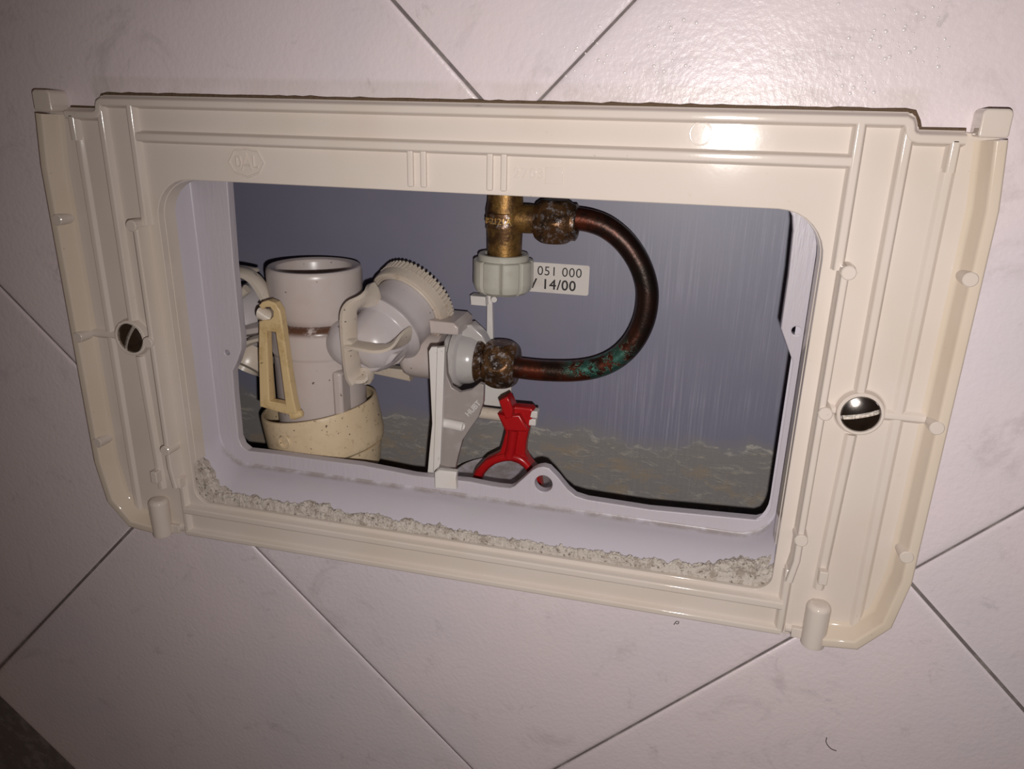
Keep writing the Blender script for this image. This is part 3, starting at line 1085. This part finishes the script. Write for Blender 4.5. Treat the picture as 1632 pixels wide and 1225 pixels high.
part('rod_tab', MB().plate([tb], 84, 91, 0.6), 'white_clean', br)
part('rod_knob', MB().lathe(at(787, 475, 88), (0.3, -0.9, 0), [(0, 3), (1.3, 3), (1.5, 2.5), (1.5, -2), (0, -2)], 16), 'white_clean', br)
mtx = Matrix.Translation(at(754, 651, 38.9)) @ Matrix.Rotation(PI / 2, 4, 'X') @ Matrix.Rotation(math.radians(50), 4, 'Z')
part('moulded_letters', MB().text('HUBT', 3.3, 0.15, mtx), 'emboss', br)

# ---- red locking lever
rd = root('red_lever', (5, 62, -75), 'bright red plastic forked lever arching over the drain seat', 'lever')
RY = 60.0
rp = [(795.1, 637.5), (809, 630.5), (815, 638.5), (818.5, 648), (846, 650.5), (851, 656), (847.5, 670), (842, 688), (838, 706), (836.5, 723), (842, 734), (851, 745), (861, 765), (866, 800), (853, 800), (849, 770), (841, 753), (833, 745), (825.4, 739.5), (815, 736), (805, 735), (790, 739.5), (779.5, 747), (771, 756), (765, 768), (764, 800), (747, 800), (750, 766), (757, 749), (774, 732), (796, 721), (801, 705), (805, 688), (792, 660), (799.5, 658)]
rmat = 'red'
part('fork', MB().plate([[xz(a, b, RY) for a, b in rp]], RY, RY + 6, 1.0), rmat, rd, smooth=40)
rr = [(795.5, 638), (809, 631), (814, 639), (818, 652), (817, 664), (806, 667), (800.5, 650)]
part('thumb_tab', MB().plate([[xz(a, b, RY - 3) for a, b in rr]], RY - 4, RY + 1, 0.8), rmat, rd, smooth=40)
rr = [(793, 660), (805, 662), (828, 661), (841, 684), (838, 688), (807, 686)]
part('saddle', MB().plate([[xz(a, b, RY - 2.5) for a, b in rr]], RY - 3, RY + 1, 0.8), rmat, rd, smooth=40)
part('stem_rib', MB().tube([at(819, 684, RY), at(815, 712, RY), at(812, 728, RY)], [2.3, 2.2, 2.6], 14), rmat, rd)
part('arch_rib', MB().tube(smooth_path([at(a, b, RY) for a, b in ((758, 768), (765, 752), (781, 736), (806, 728), (829, 731), (845, 747), (855, 768))], 5), 1.9, 12), rmat, rd)
part('pivot_pin', MB().lathe(at(766, 657, RY + 6), (1, 0.02, -0.02), [(0, 0), (2.8, 0), (2.8, 13), (0, 13)], 20), 'ivory', rd)
c = at(845, 664, RY + 2)
part('pin_head', MB().box(c + Vector((0, -2, 0.3)), c + Vector((3.6, 3, 3.6))).box(c + Vector((-0.4, -2, -3.4)), c + Vector((3.0, 3, -0.2))), 'white_clean', rd, bevel=0.5)

# ================================================================== FLUSH VALVE (left)
VX, VY = -84.4, 62.0
fl = root('flush_valve', (VX, VY, -72), 'white plastic flush valve tower with open cup top and yellowed collar', 'valve')
cb = MB().lathe((VX, VY, 0), (0, 0, 1), [(17.4, 1.0), (18.8, 2.2), (19.8, 4.6), (20.4, 9), (20.8, 22.3), (20.5, 24.2), (19.8, 25.0), (18.6, 25.2), (16.6, 24.4), (15.9, 23.0), (15.5, 18), (15.2, 6), (0, 5.5)], 64)
part('overflow_cup', cb, 'white', fl)
bb = MB().lathe((VX, VY, 0), (0, 0, 1), [(17.6, 1.6), (19.4, 1.2), (20.8, -0.2), (21.3, -2), (21.2, -12.0), (20.6, -13.4), (20.3, -14.0), (20.3, -50), (0, -50)], 64)
bb.f = [f for f in bb.f]
part('valve_body', bb, 'white_stained', fl)
part('side_groove', MB().box((VX + 14.2, VY - 17.2, -50), (VX + 18.6, VY - 8, -18)), 'white', fl, bevel=1.2)
# tilted collar
ct = Matrix.Rotation(math.radians(-10.0), 3, 'Y')
cax = ct @ Vector((0, 0, 1))
cc = Vector((-84.8, VY, -49.8))
kb = MB().lathe(cc, cax, [(0.5, -10.2), (25.0, -9.6), (25.2, 9.2), (25.8, 9.8), (26.6, 9.7), (27.0, 9.0), (27.2, 6), (27.3, -8.0), (26.6, -10.6), (24.5, -12.2), (0.5, -12.6)], 72, closed=True)
co = part('collar', kb, 'yellow', fl, label='yellowed dirty collar ring')
c = at(456, 703, VY - 26)
nrm = Vector((c.x - cc.x, c.y - cc.y, 0)).normalized()
part('collar_mark', MB().lathe(Vector((cc.x, cc.y, c.z)) + nrm * 27.2, nrm, [(2.2, -1.5), (2.3, 0.6), (2.8, 0.75), (3.0, 0.5), (3.1, -1.5)], 28, closed=True), 'yellow', co)
part('collar_tip', MB().lathe(cc + Vector((6, 0, -6)), cax, [(0, -17), (17, -16.8), (18.4, -15), (21, -5), (0, -5)], 40), 'yellow', fl)
# yellow lift lever hooked on its stub
LY = 31.0
lp = [(412, 512), (411.5, 565), (413.5, 648), (440, 656), (466, 663), (473, 660), (468, 640), (461, 600), (454, 550), (449, 512), (446, 495), (438, 483), (427, 478.5), (417, 481), (411.5, 487), (417.5, 493.5), (423, 489.5), (430, 490), (434.5, 496), (434.5, 504), (430, 509), (421, 510)]
hl = [(424.5, 527.5), (438.5, 530), (446, 580), (454.5, 645), (443, 642), (429, 639.5), (427, 590)]
ly = MB().plate([[xz(a, b, LY) for a, b in lp], [xz(a, b, LY) for a, b in hl]], LY, LY + 4.5, 0.7)
lv = part('lift_lever', ly, 'lever_yellow', fl, label='yellowed triangular lift lever with hooked top')
part('lever_lug', MB().lathe(at(471, 660, LY + 2), (1, 0.2, 0.2), [(0, -2.2), (2.0, -2), (2.2, 0), (1.6, 3), (0, 4)], 14), 'lever_yellow', lv)
part('lever_web', MB().bar([at(426, 530, LY + 6), at(430, 590, LY + 6), at(434, 640, LY + 6)], 1.2, 5), 'lever_yellow', lv)
c = at(423, 500, LY + 2)
part('lever_stub', MB().tube([at(414, 500, LY + 1.5), at(423, 501, LY + 1.5), at(431, 500, LY + 9)], [2.7, 2.9, 2.6], 16), 'bone', fl)
# right-hand elbow with knurled ring
R0 = at(655, 483, 74)
ea = Vector((-0.30, -0.83, -0.46)).normalized()
er = part('knurled_ring', MB().lathe(R0, ea, [(15.6, 2.6), (16.0, 3.6), (16.6, 3.8), (17.0, 3.0), (17.6, 3.0), (18.0, 3.8), (18.8, 3.6), (19.2, 2.8), (19.2, -1.5), (15.6, -2)], 72, closed=True), 'ivory', fl, label='ivory knurled ring nut')
e1 = (Vector((0, 0, 1)) - ea * ea.z).normalized()
e2 = ea.cross(e1)
for k in range(56):
    th = 2 * PI * k / 56
    rd_ = e1 * math.cos(th) + e2 * math.sin(th)
    tn = ea.cross(rd_)
    if rd_.z < -0.5:
        continue
    o = R0 + rd_ * 18.6 - ea * 3.0
    g = MB()
    vs = []
    for du, dv, dw in ((-.75, -1, -2.6), (.75, -1, -2.6), (.75, -1, 2.0), (-.75, -1, 2.0), (-.45, 1, -2.6), (.45, 1, -2.6), (.45, 1, 1.8), (-.45, 1, 1.8)):
        vs.append(o + tn * du + rd_ * dv * 0.9 + ea * dw)
    g.add(vs, [(0, 3, 2, 1), (4, 5, 6, 7), (0, 1, 5, 4), (1, 2, 6, 5), (2, 3, 7, 6), (3, 0, 4, 7)])
    part('knurl', g, 'ivory', er, smooth=0)
part('ring_back', MB().lathe(R0, ea, [(0, -5.8), (17.8, -5.8), (18.4, -5.4), (18.4, -1), (0, -1)], 48), 'ivory', er)
eb = MB().lathe(R0, ea, [(0, -4), (15.4, -4), (15.6, 4), (15.8, 13), (16.0, 15.5), (16.9, 16.8), (17.1, 18), (16.2, 19.2), (14.2, 20.2), (13.4, 21.4), (13.0, 26), (12.2, 31), (10.2, 35), (6.0, 37.6), (0, 38.4)], 64)
part('elbow', eb, 'elbow', fl)
# elbow root joining it to the tower
part('elbow_root', MB().lathe(Vector((VX + 22, VY - 12, -5.0)), Vector((0.5, -0.8, 0.1)), [(0, -8), (10.4, -8), (10.8, 0), (10.2, 4.5), (7.8, 8), (4, 10), (0, 10.6)], 40), 'elbow', fl)


def rib3(pts, w, d, nm='elbow_rib'):
    part(nm, MB().bar(smooth_path([at(a, b, y) for a, b, y in pts], 4), w, d, up=(0.25, 0.95, 0)), 'bone', fl, smooth=50)


rib3([(600, 466, 52), (580, 476, 44), (563, 487, 40), (556, 500, 38), (555.5, 522, 36.5), (557, 546, 36), (560, 575, 37), (563, 594, 39), (568, 604, 40)], 3.6, 9)
rib3([(557, 548, 36), (580, 552, 35), (604, 555, 36), (626, 549, 41), (652, 533, 50)], 2.8, 9)
rib3([(568, 604, 40), (578, 604, 41), (584, 600, 43), (586, 590, 45)], 3.2, 7)
part('rib_knuckle', MB().lathe(at(556, 549, 34), (0, -1, 0), [(0, -4), (2.6, -4), (2.8, 0.5), (2.2, 1.6), (0, 1.8)], 18), 'bone', fl)
part('lower_gusset', MB().plate([[xz(a, b, 48) for a, b in ((575, 556), (640, 560), (628, 575), (606, 588), (580, 592))]], 44, 52, 1.5), 'elbow', fl)
part('lower_gusset', MB().plate([[xz(a, b, 60) for a, b in ((600, 560), (652, 560), (640, 576), (620, 584), (603, 584))]], 57, 63, 1.2), 'white', fl)
# left-hand elbow, mostly behind the cistern rim
L0 = at(392, 508, 66)
la = Vector((-0.35, -0.85, -0.25)).normalized()
part('left_elbow', MB().lathe(L0, la, [(0, -14), (14, -14), (15, -4), (15.2, 2), (14.2, 8), (11.5, 13), (6.5, 16), (0, 17)], 48), 'elbow', fl)
part('left_strap', MB().bar(smooth_path([at(a, b, 50) for a, b in ((352, 434), (374, 433), (394, 437), (408, 447), (419, 463), (432, 486))], 4), 4.6, 8), 'bone', fl, smooth=50)
part('left_strap_edge', MB().bar(smooth_path([at(a, b, 55) for a, b in ((352, 428), (378, 427), (402, 431), (405, 433))], 3), 2.2, 8), 'bone', fl, smooth=50)
part('left_gusset', MB().bar([at(374, 476, 52), at(394, 460, 52)], 4.0, 4), 'bone', fl, smooth=50)
part('left_flange', MB().bar(smooth_path([at(a, b, 46) for a, b in ((372, 548), (392, 548), (404, 541), (425, 536))], 4), 3.0, 9), 'bone', fl, smooth=50)
part('left_flange_top', MB().bar(smooth_path([at(a, b, 52) for a, b in ((372, 531), (396, 526), (425, 521))], 4), 5.0, 9), 'white', fl, smooth=50)
part('left_nut', MB().lathe(at(394, 575, 58), Vector((-0.2, -0.6, -0.75)), [(0, -6), (11, -6), (11.6, 0), (10.6, 3.5), (7.4, 4), (7.2, 2), (0, 2)], 40), 'ivory', fl)

# ================================================================== SMALL STRAY THINGS ON THE TILES
hb = MB().tube(smooth_path([at(a, b, TY - 0.35) for a, b in ((1317.5, 1175), (1316.5, 1181), (1319, 1187), (1325, 1193), (1333, 1196))], 5), 0.16, 6)
single('stray_hair', hb, 'hair', 'short dark curved hair stuck to the tile below the frame', 'hair')
hb = MB().tube(smooth_path([at(a, b, TY - 0.35) for a, b in ((1074, 995), (1078, 990), (1082, 991), (1080, 994), (1077, 993))], 5), 0.14, 6)
single('curled_lint', hb, 'hair', 'tiny curl of lint just under the bottom rail', 'lint')
db = MB()
random.seed(3)
for n_, (cx, cy, sx, sy) in ((26, (1072, 60, 18, 50)), (40, (930, 95, 50, 40)), (46, (1400, 70, 46, 60)), (22, (1360, 140, 40, 22)), (24, (1470, 60, 40, 60))):
    for _ in range(n_):
        px, py = random.gauss(cx, sx), random.gauss(cy, sy)
        if py < -20 or py > 150:
            continue
        c = at(px, py, TY - 0.0)
        r = random.choice((0.22, 0.28, 0.35, 0.45, 0.6))
        db.lathe(c, (0, -1, 0), [(r, -0.02), (r * 0.8, r * 0.10), (r * 0.4, r * 0.20), (0, r * 0.23)], 12)
single('water_drops', db, 'drop', 'fine water drops splashed on the upper tiles', 'water', kind='stuff', smooth=60)
